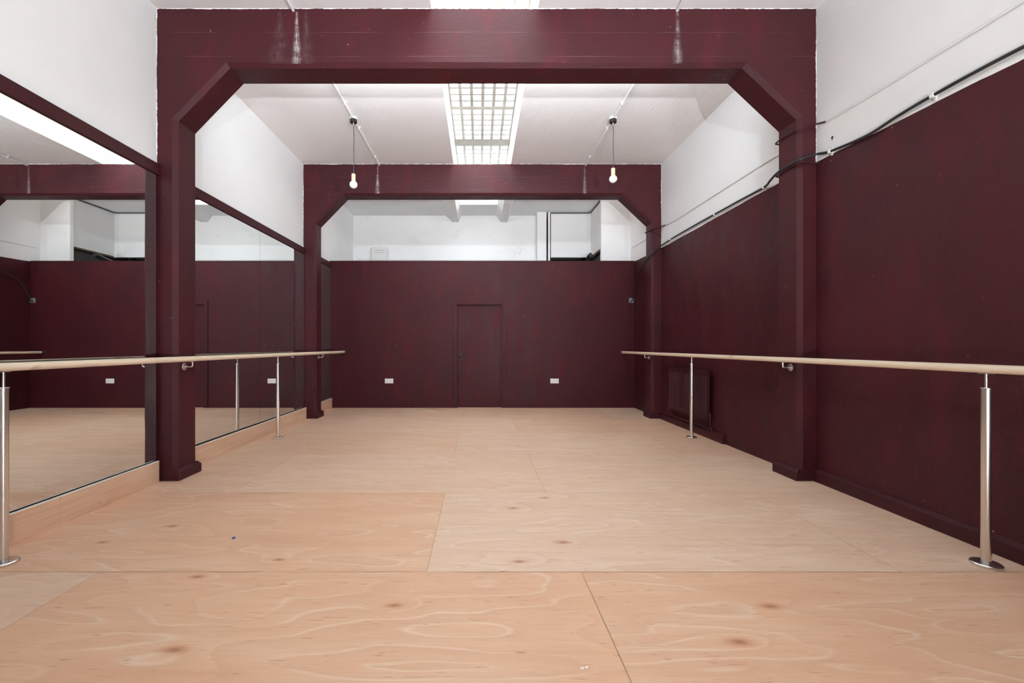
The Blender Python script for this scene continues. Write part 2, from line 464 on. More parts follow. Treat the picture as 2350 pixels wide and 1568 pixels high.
# ------------------------------------------------------------------ portal frames
def offset(path, c):      # move an open path outwards (to its left-hand side) by c
    out = []
    for i, p in enumerate(path):
        p = Vector(p)
        ds = []
        if i > 0: ds.append((p - Vector(path[i-1])).normalized())
        if i < len(path)-1: ds.append((Vector(path[i+1]) - p).normalized())
        ns = [Vector((-t[1], t[0])) for t in ds]
        if len(ns) == 1: q = p + ns[0]*c
        else:
            b = (ns[0]+ns[1]).normalized(); q = p + b*(c/max(.2, b.dot(ns[0])))
        out.append((q[0], q[1]))
    return out
def portal(name, y0, y1, xl, xr, m, label):
    root = thing(name, (0, (y0+y1)/2, 0), label, 'portal frame'); tag(root, kind='structure')
    z0, zb = 0, EYE + 2.455
    path = [(-2.66, z0), (-2.66, EYE+1.985), (-2.205, zb), (2.325, zb), (2.805, EYE+2.0), (2.805, z0)]
    c = .034
    outer = offset(path, c)
    outer[0] = (outer[0][0], z0); outer[-1] = (outer[-1][0], z0)
    mb = MB()
    def ring(y, path, flip):
        p = path
        polys = [[(xl, z0), (xl, p[1][1]), p[1], p[0]],
                 [(xl, p[1][1]), (xl, ZC), (p[2][0], ZC), p[2], p[1]],
                 [(p[2][0], ZC), (p[3][0], ZC), p[3], p[2]],
                 [(p[3][0], ZC), (xr, ZC), (xr, p[4][1]), p[4], p[3]],
                 [p[4], (xr, p[4][1]), (xr, z0), p[5]]]
        for q in polys:
            if flip: q = q[::-1]
            mb.add([(x, y, z) for x, z in q], [tuple(range(len(q)))])
    ring(y0, outer, True)
    # arrises and soffit, finely cut so that the arris can wander a little
    def cut(p, n):
        o = []
        for i in range(len(p)-1):
            for j in range(n): o.append(tuple(p[i][k]+(p[i+1][k]-p[i][k])*j/n for k in (0, 1)))
        o.append(p[-1]); return o
    back = offset(path, .010); back[0] = (back[0][0], z0); back[-1] = (back[-1][0], z0)
    ring(y1, back, False)
    A, B, A2 = cut(outer, 40), cut(path, 40), cut(back, 40)
    W = []
    for i, (x, z) in enumerate(B):
        t = mnoise.noise(Vector((x*6, z*6, y0))) * .004
        W.append((x, z, t if 0 < i < len(B)-1 else 0))
    lines = [[(x, y0, z) for x, z in A], [(x, y0+c+t, z) for x, z, t in W], [(x, y1-.010, z) for x, z in B], [(x, y1, z) for x, z in A2]]
    n = len(A)
    for a, b in zip(lines, lines[1:]):
        mb.add(a+b, [(i, i+1, n+i+1, n+i) for i in range(n-1)])
    for x in (xl, xr):
        q = [(x, y0, z0), (x, y1, z0), (x, y1, ZC), (x, y0, ZC)]
        mb.add(q, [(0, 1, 2, 3)])
    mb.build('frame_body', m, root, smooth=True, angle=20)
    for x0, x1 in ((xl-.0, -2.66+.034), (2.805-.034, xr)):
        pl = MB()
        a0, a1, b0, b1 = x0, x1, y0-.008, y1+.034
        s = .022
        lx0, lx1 = (a0, a1-s) if x0 < 0 else (a0+s, a1)
        vs = [(a0,b0,0),(a1,b0,0),(a1,b1,0),(a0,b1,0),(a0,b0,.075),(a1,b0,.075),(a1,b1,.075),(a0,b1,.075),
              (lx0,b0+.012,.105),(lx1,b0+.012,.105),(lx1,b1-s,.105),(lx0,b1-s,.105)]
        fs = [(0,1,5,4),(1,2,6,5),(2,3,7,6),(3,0,4,7),(4,5,9,8),(5,6,10,9),(6,7,11,10),(7,4,8,11),(8,9,10,11),(3,2,1,0)]
        pl.add(vs, fs); pl.build('plinth', M['trim_dark'], root, bevel=.006)
    return root
zs0, zs1 = EYE+2.46, ZC
portal('portal_frame', Y1, Y1b, XL1, XR1, burgundy('burgundy_concrete_near', 'frame', ZC, XL1, XR1,
       ((-1.602, zs0, zs1, 1.5, .05), (1.738, zs0, zs1, .8, .055), (-1.75, zs0, zs1, .14, .16), (-1.52, zs0, zs1, .14, .10)), Y1),
       'nearer burgundy concrete portal frame with splayed corners')
portal('portal_frame', Y2, Y2b, XL2, XR2, burgundy('burgundy_concrete_far', 'frame', ZC, XL2, XR2,
       ((-1.655, zs0, zs1, 1.0, .05), (1.716, zs0, zs1, .7, .04)), Y2),
       'farther burgundy concrete portal frame with splayed corners')

# ------------------------------------------------------------------ side walls
def zig(z, y, amp=.007):
    return z + amp*mnoise.noise(Vector((y*2.1, z, 3.3))) + amp*.6*mnoise.noise(Vector((y*11, z, 8.1)))
# right wall: white above, burgundy dado below with a hand-cut edge
mb = MB()
def dado(y):
    d = y / K
    pts = [(-4, 1.47), (2.47, 1.560), (3.99, 1.610), (7.4, 1.592), (8.9, 1.617), (12, 1.617)]
    for (a, za), (b, zb_) in zip(pts, pts[1:]):
        if a <= d <= b: return EYE + za + (zb_-za)*(d-a)/(b-a)
    return EYE + 1.6
def xr_at(y): 
    return XR1 if y < Y1 else (XR2 if y > Y2 else XR1 + (XR2-XR1)*(y-Y1)/(Y2-Y1))
ys = [YR + i*.06 for i in range(int((YE+.4-YR)/.06)+1)] + [YE+.4]
for a, b in zip(ys, ys[1:]):
    xa, xb = xr_at(a), xr_at(b); za, zb_ = zig(dado(a), a), zig(dado(b), b)
    mb.cur = 0; mb.quad((xa, a, 0), (xa, a, za), (xb, b, zb_), (xb, b, 0))
    mb.cur = 1; mb.quad((xa, a, za), (xa, a, ZC), (xb, b, ZC), (xb, b, zb_))
mb.cur = 1
mb.quad((3.15, YR, 0), (3.15, YE+.4, 0), (3.15, YE+.4, ZC), (3.15, YR, ZC))
wr = mb.build('wall_right', [M['wall_dark'], M['white']], angle=60)
struct(wr, 'right wall, rough burgundy plaster below and white above', 'wall')
mb = MB(); c = SIDE(1910, 317, XR1)
mb.add([(XR1-.0012, c[1]+dy, c[2]+dz) for dy, dz in ((-.012,.010), (-.004,.016), (.010,.012), (.012,.002), (.004,-.004), (.006,-.016), (-.002,-.020), (-.006,-.006), (-.014,.000))], [tuple(range(9))])
ps = mb.build('paint_spot', M['trim_dark'], wr, smooth=False)
mb = MB()
mb.cur = 1
pts = [(XL1, YR), (XL1, (Y1+Y1b)/2), (XL2, (Y1+Y1b)/2), (XL2, YE+.1)]
for (xa, a), (xb, b) in zip(pts, pts[1:]):
    mb.cur = 0; mb.quad((xb, b, 0), (xb, b, 2.70), (xa, a, 2.70), (xa, a, 0))
    mb.cur = 1; mb.quad((xb, b, 2.70), (xb, b, ZC), (xa, a, ZC), (xa, a, 2.70))
mb.quad((-3.05, YE+.1, 0), (-3.05, YR, 0), (-3.05, YR, ZC), (-3.05, YE+.1, ZC))
wl = mb.build('wall_left', [M['wall_dark'], M['white']], angle=60)
struct(wl, 'left wall, smooth white plaster above the mirror line', 'wall')
mb = MB(); mb.box(-3.05, 3.15, YR-.1, YR, 0, ZC)
wre = mb.build('wall_rear', M['white']); struct(wre, 'white wall at the near end of the studio', 'wall')

# partition with a doorway
DX0, DX1, DZ = -.425, .445, EYE+.795
mb = MB()
mb.box(-2.87, DX0, YP, YPb, 0, 2.802); mb.box(DX1, 2.965, YP, YPb, 0, 2.802); mb.box(DX0, DX1, YP, YPb, DZ, 2.802)
wp = mb.build('wall_back', M['board_dark'], smooth=False)
struct(wp, 'smooth burgundy partition with a door, open above', 'wall')
mb = MB(); mb.box(-2.87, 2.965, YP-.006, YPb+.006, 2.8021, 2.812)
cap = mb.build('trim_back', M['trim_dark'], smooth=False); struct(cap, 'thin burgundy capping along the top of the partition', 'trim')

door = thing('door_1', (0, YP, 0), 'flush burgundy door with black knob in the partition', 'door'); tag(door, kind='structure')
mb = MB(); mb.box(DX0+.012, DX1-.03, YP+.045, YP+.085, .004, DZ-.012); mb.build('door_leaf', M['board_dark'], door, bevel=.002)
mb = MB()
mb.box(DX0, DX0+.010, YP, YPb, 0, DZ); mb.box(DX1-.028, DX1-.0, YP+.012, YPb, 0, DZ); mb.box(DX0, DX1, YP, YPb, DZ-.010, DZ)
mb.build('jamb', M['trim_dark'], door)
mb = MB()
w = .078
mb.prism([(DX0-w, 0), (DX0, 0), (DX0, DZ), (DX1, DZ), (DX1, 0), (DX1+w, 0), (DX1+w, DZ+w), (DX0-w, DZ+w)][::-1], YP-.016, YP-.0005)
ar = mb.build('architrave', M['board_dark'], door, bevel=.003)
mb = MB()
kx, kz = P(1057, 815, 8.7)[0], P(1057, 815, 8.7)[2]
mb.lathe((kx, YP+.045, kz), [(.026, 0), (.026, -.006), (.011, -.010), (.011, -.032), (.022, -.040), (.027, -.052), (.022, -.064), (.006, -.068)], 24, 'y')
kn = mb.build('door_knob', M['black'], door); tag(kn, 'round black door knob')

# skirting
mb = MB()
def skirt(y0, y1, x, h, t):
    mb.prism_y = None
    mb.add([(x, y0, 0), (x-t, y0, 0), (x-t, y0, h-.02), (x-.004, y0, h), (x, y0, h),
            (x, y1, 0), (x-t, y1, 0), (x-t, y1, h-.02), (x-.004, y1, h), (x, y1, h)],
           [(0,1,2,3,4), (9,8,7,6,5), (0,5,6,1), (1,6,7,2), (2,7,8,3), (3,8,9,4)])
skirt(YR, Y1-.008, XR1, .105, .030)
sk = mb.build('baseboard_right', M['trim_dark'], bevel=.004); struct(sk, 'burgundy skirting along the near right wall', 'skirting')
mb = MB()
YS = Y(5.47)
n = 40; pr = []
for i in range(n+1):
    y = YS + (Y2-YS)*i/n; x = xr_at(y)
    h = .115 + .018*mnoise.noise(Vector((y*3, 0, 0))) + .012*mnoise.noise(Vector((y*17, 2, 0)))
    t = .030 + .006*mnoise.noise(Vector((y*9, 5, 0)))
    pr.append([(x, y, 0), (x-t, y, 0), (x-t-.002, y, h*.6), (x-t*.8, y, h-.015), (x-.003, y, h)])
vs = [p for g in pr for p in g]; fs = []
for i in range(n):
    for k in range(4): fs.append((i*5+k, i*5+k+1, (i+1)*5+k+1, (i+1)*5+k))
fs += [(4,3,2,1,0), tuple(n*5+k for k in range(5))]
mb.add(vs, fs)
sk2 = mb.build('baseboard_right', M['wall_dark'], angle=70); struct(sk2, 'uneven plastered skirting below the radiator', 'skirting')

# plywood upstands under the mirrors, mirrors and the burgundy head boards
bays = [  # y0, y1, wall x, mirror x, board front x, joints
    (-1.6, Y(3.955), XL1, -2.810, -2.783, []),
    (Y(4.285), Y(7.385), XL2, -2.845, -2.806, [Y(5.90)]),
    (Y(7.675), Y(8.69), XL2, -2.840, -2.812, []),
]
names = ['plywood upstand under the near mirror', 'plywood upstand between the two frames', 'short plywood upstand beside the partition']
tnames = ['burgundy head board over the near mirror', 'burgundy head board between the two frames', 'short burgundy head board beside the partition']
mlabels = [['near large wall mirror left of the nearer frame'],
           ['mirror panel just beyond the nearer frame, reflecting the door', 'mirror panel nearer the far frame, behind the left barre post'],
           ['narrow mirror strip between the far frame and the partition']]
for bi, (y0, y1, xw, xm, xb, joints) in enumerate(bays):
    mb = MB()
    yj = Y(3.02) if bi == 0 else (Y(6.05) if bi == 1 else None)
    segs = [(y0, yj-.0008), (yj+.0008, y1)] if yj else [(y0, y1)]
    for a, b in segs:
        mb.cur = 0; mb.box(xb-.014, xb, a, b, .0015, .180)
        mb.cur = 1; mb.box(xb-.014, xb+.0004, a, b, .180, .187)
    mb.cur = 0; mb.box(xw, xm-.008, y0, y1, .001, .17)
    o = mb.build('baseboard_left', [M['board'], M['edge']], smooth=False); struct(o, names[bi], 'skirting')
    cuts = [y0] + joints + [y1]
    labs = mlabels[bi]
    for i in range(len(cuts)-1):
        a, b = cuts[i] + (.0015 if i else 0), cuts[i+1] - (.0015 if i < len(cuts)-2 else 0)
        mb = MB(); mb.box(xm-.006, xm, a, b, .172, 2.70)
        o = mb.build('wall_mirror', M['mirror'], smooth=False); tag(o, labs[i], 'mirror', 'wall mirrors along the left wall')
    mb = MB()
    a, b = y0, (Y1-.001 if bi == 0 else (Y2-.001 if bi == 1 else y1))
    if bi == 1: a = Y1b+.001
    if bi == 2: a = Y2b+.001
    mb.box(xw, xm+.016, a, b, EYE+1.492, EYE+1.588)
    o = mb.build('trim_left', M['trim_dark'], bevel=.002); struct(o, tnames[bi], 'trim')

# ------------------------------------------------------------------ space beyond the partition
mb = MB(); mb.box(-3.05, P(1233, 483, 10.07)[0], YE, YE+.1, 0, ZC)
we = mb.build('wall_end', M['old_white'], smooth=False); struct(we, 'old white plaster end wall seen over the partition', 'wall')
XB = P(1233, 483, 10.07)[0]; YB = Y(10.06)
mb = MB(); mb.box(XB, P(1254, 500, 10.07)[0], YB, YE, 0, ZC)
o = mb.build('wall_pier', M['white'], smooth=False); struct(o, 'white pier projecting from the end wall', 'wall')
mb = MB(); mb.box(P(1258, 500, 10.07)[0], P(1262.3, 500, 10.07)[0], YB+.01, YB+.06, 0, ZC-.002)
o = mb.build('trim_post', M['white'], smooth=False); struct(o, 'slim white post beside the pier', 'trim')
xa, xb = P(1264, 500, 10.1)[0], 2.47
mb = MB(); mb.box(xa, xb+.08, YB+.03, YB+.11, EYE+1.965, ZC)
o = mb.build('wall_bulkhead', M['white'], smooth=False); struct(o, 'white boarded bulkhead hanging over the dark opening', 'wall')
mb = MB(); mb.box(xb, xb+.08, Y(8.98), YB+.03, EYE+1.985, ZC-.001)
o = mb.build('wall_return', M['white'], smooth=False); struct(o, 'white return of the bulkhead running back to the pillar', 'wall')
mb = MB(); mb.box(P(1380, 500, 8.9)[0], 2.965, Y(8.9), Y(8.98), 0, ZC-.002)
o = mb.build('wall_nib', M['white'], smooth=False); struct(o, 'white nib wall right behind the partition', 'wall')
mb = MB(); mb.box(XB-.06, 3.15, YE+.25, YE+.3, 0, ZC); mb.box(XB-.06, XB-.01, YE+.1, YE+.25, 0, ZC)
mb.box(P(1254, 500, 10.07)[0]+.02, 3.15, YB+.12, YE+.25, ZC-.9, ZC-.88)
mb.box(xb+.09, xb+.12, Y(8.99), YE+.25, 0, ZC-.01)  # dark panel added, its colour standing in for the shade under the return
o = mb.build('wall_recess', M['gloom'], smooth=False); struct(o, 'grey rendered wall and dark gloom panel inside the opening', 'wall')
# timber edge and black beam in the opening
mb = MB(); mb.box(xb+.012, xb+.078, Y(9.0), YB+.02, EYE+1.955, EYE+1.984)
o = mb.build('trim_opening', M['brown'], smooth=False); struct(o, 'bare brown timber edge under the white bulkhead', 'trim')
mb = MB()
p0 = Vector(P(1344, 606, 9.9)); p1 = Vector(P(1355, 585, 9.35))
mb.tube([p0, p1], .055, 4)
o = mb.build('steel_beam', M['cable']); tag(o, 'short black sloping beam end in the dark opening', 'beam')
# ceiling ribs each side of the skylight end
for x0, x1, lab in ((-.60, -.47, 'left splayed rib under the far ceiling'), (.48, .63, 'right splayed rib under the far ceiling')):
    mb = MB()
    s = .17
    poly = [(x0-(s if x0 < 0 else .10), ZC-.0005), (x0, ZC-.15), (x1, ZC-.15), (x1+.06, ZC-.0005)]
    mb.prism(poly[::-1], Y2b+.001, YE-.001)
    o = mb.build('trim_rib', M['old_white'], smooth=False); struct(o, lab, 'rib')
# black pipe along the ceiling line
pc = [P(1262, 486, 10.06)]
pc = [(xa+.0, YB+.016, ZC-.018), (xb-.06, YB+.016, ZC-.018), (xb-.018, YB-.03, ZC-.018), (xb-.018, Y(9.0), ZC-.018)]
mb = MB(); mb.tube(pc, .011, 10)
mb.tube([(xa-.012, YB+.016, ZC-.03), (xa-.012, YB+.016, 2.9)], .008, 8)
o = mb.build('ceiling_pipe', M['cable']); tag(o, 'thin black cable along the top of the white bulkhead', 'cable')

# fan heater on the end wall
hx0, hx1 = P(853.5, 570, 10.34)[0], P(890, 570, 10.34)[0]; hz = P(870, 569, 10.34)[2]
ht = thing('fan_heater', ((hx0+hx1)/2, YE, hz-.32), 'white fan heater on the end wall, above the partition', 'heater')
mb = MB(); mb.box(hx0, hx1, YE-.105, YE-.012, hz-.40, hz); mb.build('casing', M['heater'], ht, bevel=.022)
mb = MB(); mb.box(hx0+.05, hx1+.035, YE-.012, YE-.0005, hz-.36, hz-.02); mb.build('back_plate', M['heater'], ht, bevel=.004)
for k in range(2):
    mb = MB(); mb.box(hx0+.09, hx1-.07, YE-.1075, YE-.104, hz-.082-.052*k, hz-.072-.052*k); mb.build('grille_slot', M['slot'], ht)
for k in range(9):
    mb = MB(); mb.box(hx0+.03, hx1-.03, YE-.108, YE-.104, hz-.05-.026*k, hz-.044-.026*k); mb.build('louvre', M['white_plastic'], ht)
mb = MB(); cx = (hx0+hx1)/2+.03
mb.tube([(cx+.02, YE-.03, hz-.005), (cx, YE-.025, hz+.035), (cx-.055, YE-.018, hz+.085), (cx-.075, YE-.014, hz+.14), (cx-.045, YE-.012, hz+.18), (cx, YE-.010, hz+.17)], .007, 8, smooth=6)
mb.build('flex', M['white_plastic'], ht)

# ------------------------------------------------------------------ ballet barres
def barre(side):
    s = 'left' if side < 0 else 'right'
    X = -2.585 if side < 0 else 2.735; Z = 1.069 if side < 0 else 1.061
    wall_face = -2.66 if side < 0 else 2.805
    lab = 'pale ash ballet barre on steel posts along the left mirrors' if side < 0 else 'pale ash ballet barre on steel posts along the right burgundy wall'
    root = thing('ballet_barre', (X, Y(4.1), 0), lab, 'ballet barre')
    r = .0235; ye = YP-.012
    mb = MB(); n = 60
    mb.tube([(X, -1.4+(ye+1.4)*i/n, Z) for i in range(n+1)], r, 28)
    mb.build('rail', M['barre'], root)
    mb = MB(); mb.lathe((X, YP, Z), [(.037, -.0005), (.037, -.006), (.030, -.010), (.029, -.030), (.0245, -.031)], 28, 'y')
    mb.build('end_flange', M['cable'], root)
    for d in ((2.472, 5.84) if side < 0 else (2.455, 5.86)):
        y = Y(d)
        post = MB(); post.lathe((X, y, 0), [(.0212, .017), (.0212, .949), (.0235, .950), (.0235, .957), (.021, .960)], 28)
        po = post.build('post', M['steel'], root)
        b = MB(); b.lathe((X, y, 0), [(.063, 0), (.064, .002), (.064, .013), (.060, .017), (.0212, .0175)], 40); b.build('base_flange', M['steel'], po)
        st = MB(); st.lathe((X, y, 0), [(.006, .958), (.006, Z-r-.003)], 16)
        st.box(X-.010, X+.010, y-.032, y+.032, Z-r-.004, Z-r+.002); st.build('stem', M['chrome'], po)
    for d in (4.10, 7.52):
        y = Y(d)
        pl = MB(); t = 1 if side < 0 else -1
        z = Z-.072
        pl.lathe((wall_face, y, z), [(.032, 0), (.032, .004*t), (.029, .007*t), (.012, .009*t)], 28, 'x')
        br = pl.build('wall_bracket', M['chrome'], root)
        a = MB(); a.tube([(wall_face+.008*t, y, z), (X-.018*t, y, z), (X-.006*t, y, z+.003), (X, y, z+.016), (X, y, Z-r-.002)], .0062, 12, smooth=4)
        a.box(X-.010, X+.010, y-.026, y+.026, Z-r-.0035, Z-r+.002); a.build('arm', M['chrome'], br)
        for k in range(3):
            sc = MB(); an = R(90+120*k); sc.lathe((wall_face+.006*t, y+.021*math.cos(an), z+.021*math.sin(an)), [(.0045, 0), (.004, .003*t)], 10, 'x')
            sc.build('screw', M['steel'], br)
barre(-1); barre(1)

# ------------------------------------------------------------------ pendants and ceiling conduits
def pendant(x, d, zb, lab):
    y = Y(d)
    root = thing('pendant_lamp', (x, y, ZC), lab, 'lamp', 'bare bulb pendants')
    mb = MB(); mb.lathe((x, y, ZC), [(.046, -.0005), (.046, -.020), (.043, -.024)], 28); mb.build('junction_box', M['white_plastic'], root)
    mb = MB(); mb.lathe((x, y, ZC), [(.042, -.0245), (.0455, -.027), (.0455, -.062), (.042, -.066), (.012, -.0662)], 28)
    rose = mb.build('ceiling_rose', M['black'], root)
    mb = MB(); mb.lathe((x, y, ZC), [(.0055, -.066), (.0055, -.092), (.003, -.096)], 12); mb.build('cord_grip', M['holder'], rose)
    r = .050
    ztop = zb + r*.93 + .095
    mb = MB(); zc = ZC-.09
    mb.tube([(x+.004*math.sin(3.3*t)+.002*math.sin(9*t), y, zc+(ztop-zc)*t) for t in [i/24 for i in range(25)]], .0044, 8); mb.build('cord', M['cord'], root)
    mb = MB(); mb.lathe((x, y, zb+r*.93), [(.0245, 0), (.0262, .004), (.0262, .086), (.022, .092), (.006, .0945)], 28); mb.build('lamp_holder', M['holder'], root)
    mb = MB(); prof = [(.018, r*.93+.004), (.0185, r*.93)]
    for i in range(3, 25):
        a = math.pi*i/24 ; prof.append((max(.0008, r*math.sin(a)), r*math.cos(a)))
    mb.lathe((x, y, zb), prof[::-1], 32); mb.build('bulb', M['bulb'], root)
xl_, _, zl_ = P(813, 424, 5.90); xr_, _, zr_ = P(1406.5, 411, 5.90)
pendant(-1.632, 5.90, zl_, 'left pendant with opal globe bulb and wooden holder')
pendant(1.735, 5.90, zr_, 'right pendant with opal globe bulb and wooden holder')
def conduit(x, lab):
    root = thing('ceiling_conduit', (x, Y(3.5), ZC), lab, 'conduit', 'white conduits under the ceiling')
    for a, b in ((YR+.01, Y1-.001), (Y1b+.001, Y(5.90)-.052), (Y(5.90)+.052, Y2-.001)):
        mb = MB(); mb.tube([(x, a, ZC-.018), (x, b, ZC-.018)], .0135, 14); mb.build('tube', M['white_plastic'], root)
    for d in (2.2, 3.4, 4.75, 5.52, 6.15, 7.09):
        y = Y(d)
        mb = MB(); mb.box(x-.030, x+.030, y-.009, y+.009, ZC-.008, ZC-.0005); mb.lathe((x, y-.009, ZC-.018), [(.0165, 0), (.0165, .018)], 14, 'y'); mb.build('saddle', M['white_plastic'], root, bevel=.001)
conduit(-1.632, 'white ceiling conduit feeding the left pendant')
conduit(1.735, 'white ceiling conduit feeding the right pendant')

# ------------------------------------------------------------------ radiator
rx1, rx0 = 2.905, 2.868; ra, rb = Y(5.74), Y(6.89); rz0, rz1 = .245, .870
rad = thing('radiator', (2.9, (ra+rb)/2, 0), 'burgundy painted panel radiator on the right wall', 'radiator')
mb = MB(); nr = 23
prof = []
for i in range(nr):
    y0 = ra+.02+(rb-ra-.04)*i/nr; w = (rb-ra-.04)/nr
    prof += [(rx0+.017, y0), (rx0+.017, y0+w*.34), (rx0, y0+w*.46), (rx0, y0+w*.86), (rx0+.017, y0+w)]
levels = [rz0, rz0+.045, rz0+.065, rz1-.085, rz1-.065, rz1]
flat = [1, 1, 0, 0, 1, 1]
vs = []
for z, f in zip(levels, flat):
    for x, y in prof: vs.append(((rx0+.006) if f else x, y, z))
n = len(prof); fs = []
for i in range(len(levels)-1):
    for k in range(n-1): fs.append((i*n+k, (i+1)*n+k, (i+1)*n+k+1, i*n+k+1))
mb.add(vs, fs); mb.box(rx0+.018, rx1, ra, rb, rz0, rz1)
mb.build('panel', M['trim_dark'], rad, angle=25)
mb = MB(); mb.box(rx0+.002, rx1, ra-.008, ra+.016, rz0+.005, rz1-.01); mb.box(rx0+.002, rx1, rb-.016, rb+.008, rz0+.005, rz1-.01); mb.box(rx0+.002, rx1+.004, ra, rb, rz1-.012, rz1+.006)
mb.build('edge_rim', M['trim_dark'], rad, bevel=.004)
for yy in (ra+.15, rb-.15):
    mb = MB(); mb.box(rx1-.001, XR1+.003, yy-.02, yy+.02, rz0+.06, rz1-.06); mb.build('wall_hanger', M['trim_dark'], rad)
for yy, t in ((ra-.045, -1), (rb+.045, 1)):
    mb = MB(); x = rx0+.022
    mb.tube([(x, yy, rz0-.02), (x, yy, rz0+.035)], .013, 14)
    mb.lathe((x, yy, rz0+.035), [(.014, 0), (.0175, .004), (.0175, .055 if t < 0 else .03), (.012, .062 if t < 0 else .036)], 16)
    mb.tube([(x, yy, rz0+.025), (x, yy-t*.042, rz0+.025)], .010, 12)
    v = mb.build('valve', M['trim_dark'], rad)
    mb = MB()
    if t < 0: pts = [(x, yy, rz0-.02), (x, yy, rz0-.09), (x+.005, yy-.04, rz0-.125), (x+.03, yy-.12, rz0-.165)]
    else: pts = [(x, yy, rz0-.02), (x, yy, rz0-.06), (x+.025, yy, rz0-.10), (x+.03, yy, rz0-.12)]
    mb.tube(pts, .0085, 10, smooth=4); mb.build('tail_pipe', M['trim_dark'], v)
# lumpy painted pipe on top of the skirting
mb = MB(); pts = []
for i in range(30):
    y = Y(5.7)+(Y2-.03-Y(5.7))*i/29; pts.append((xr_at(y)-.040+.006*mnoise.noise(Vector((y*8, 1, 2))), y, .130+.010*mnoise.noise(Vector((y*6, 4, 9)))))
mb.tube(pts, .011, 10, smooth=2)
mb.build('supply_pipe', M['trim_dark'], rad)

# ------------------------------------------------------------------ sockets and switch box
def socket(pxc, lab):
    x = (pxc-VX)/120; z = EYE+(VY-874.6)/120
    root = thing('wall_socket', (x, YP, z), lab, 'socket', 'white double sockets on the partition')
    mb = MB(); mb.box(x-.081, x+.081, YP-.011, YP-.0005, z-.046, z+.046); mb.build('face_plate', M['white_plastic'], root, bevel=.004)
    for s in (-1, 1):
        mb = MB(); mb.box(x+s*.018-.008, x+s*.018+.008, YP-.0145, YP-.010, z+.004, z+.026); mb.build('rocker_switch', M['heater'], root, bevel=.0015)
        c = x+s*.047
        mb = MB(); mb.box(c-.0022, c+.0022, YP-.0116, YP-.0105, z+.008, z+.018); mb.build('pin_slot', M['slot'], root)
        for q in (-1, 1):
            mb = MB(); mb.box(c+q*.0115-.0035, c+q*.0115+.0035, YP-.0116, YP-.0105, z-.016, z-.012); mb.build('pin_slot', M['slot'], root)
socket(893, 'white double socket on the partition, left of the door')
socket(1272.5, 'white double socket on the partition, right of the door')
bx, _, bz = P(1448.5, 690, 8.69)
sb = thing('outlet_box', (bx, YP, bz), 'small grey metal box where the black cable ends', 'box')
mb = MB(); mb.box(bx-.045, bx+.045, YP-.032, YP-.0005, bz-.048, bz+.048); mb.build('body', M['galv'], sb, bevel=.004)
mb = MB(); mb.box(bx-.041, bx+.041, YP-.035, YP-.0322, bz-.044, bz+.044); mb.build('lid', M['galv'], sb, bevel=.001)

# ------------------------------------------------------------------ cables on the right wall
def wallpts(pxs, off):
    return [SIDE(x, y, XR1-off) for x, y in pxs]
blk = thing('black_cable', (2.93, Y(4.5), 2.8), 'thick black cable clipped along the top of the burgundy right wall', 'cable')
near = wallpts([(2350,107),(2141,219),(2061,266),(1988,312),(1905,347.5)], .020)
p0 = near[0]; pm = near[1]
start = tuple(p0[k] + (p0[k]-pm[k])*2.2 for k in range(3)); start = (XR1-.02, start[1], start[2]-.05)
pts = [start] + near + [(2.925, Y(3.945), P(1874, 354, 3.945)[2]), P(1835, 367, 3.955), SIDE(1807, 381, 2.785), SIDE(1783, 398, 2.785),
       SIDE(1767, 415, 2.86), SIDE(1753, 430, XR1-.020)]
pts += wallpts([(1700,459),(1650,486.5),(1595,517),(1560,537),(1539,549.5)], .020)
pts += [(2.925, Y(7.36), P(1518, 566, 7.36)[2]), P(1496, 583, 7.375), SIDE(1483, 596, 2.785), SIDE(1469, 622, 2.86), SIDE(1460, 643, 2.90), SIDE(1455, 664, 2.905), (bx+.02, YP-.05, bz+.03), (bx-.025, YP-.05, bz-.03)]
mb = MB(); mb.tube(pts, .0105, 12, smooth=8); mb.build('sheath', M['cable'], blk)
for c in [near[1], near[4], SIDE(1753, 430, XR1-.020), SIDE(1640, 492, XR1-.020), SIDE(1539, 549.5, XR1-.020)]:
    mb = MB(); mb.box(c[0]-.0135, c[0]+.0195, c[1]-.013, c[1]+.013, c[2]-.0145, c[2]+.0145)
    mb.box(c[0]+.012, c[0]+.0195, c[1]-.009, c[1]+.009, c[2]-.034, c[2]+.034); mb.build('cable_clip', M['white_plastic'], blk, bevel=.002)
def thin(name, white_a, painted, white_b, lab, extra=None):
    mb = MB()
    mb.cur = 0
    if white_a: mb.tube(white_a, .0065, 10, smooth=4)
    mb.cur = 1
    if painted: mb.tube(painted, .0072, 10, smooth=6)
    mb.cur = 0
    if white_b: mb.tube(white_b, .0065, 10, smooth=4)
    o = mb.build(name, [M['white_plastic'], M['trim_dark']]); tag(o, lab, 'cable')
    return o
wa = wallpts([(2350,1.5),(2168,113),(2031,199),(1896,279)], .0085)
wa = [(XR1-.0085, .4, wa[0][2]-.03)] + wa
pa = [wa[-1], (2.93, Y(3.955), P(1874, 285, 3.955)[2]), P(1833, 296, 3.965), SIDE(1804, 312, 2.793), SIDE(1781, 329, 2.793), (2.815, Y1b+.008, P(1781, 331, 4.27)[2]), (2.90, Y1b+.010, P(1781, 337, 4.27)[2]), (XR1-.008, Y1b+.05, P(1790, 350, 4.4)[2])]
wb = [pa[-1]] + wallpts([(1760,371),(1700,409),(1620,460),(1560,499),(1529,516)], .0085)
pb = [wb[-1], (2.93, Y(7.37), P(1517, 521, 7.37)[2]), P(1497, 526, 7.38), SIDE(1480, 535, 2.793)]
o = thin('white_cable', wa, pa, wb, 'thin white cable above the black cable, painted burgundy round the nearer column')
mb = MB(); mb.cur = 1; mb.tube(pb, .0072, 10, smooth=6)
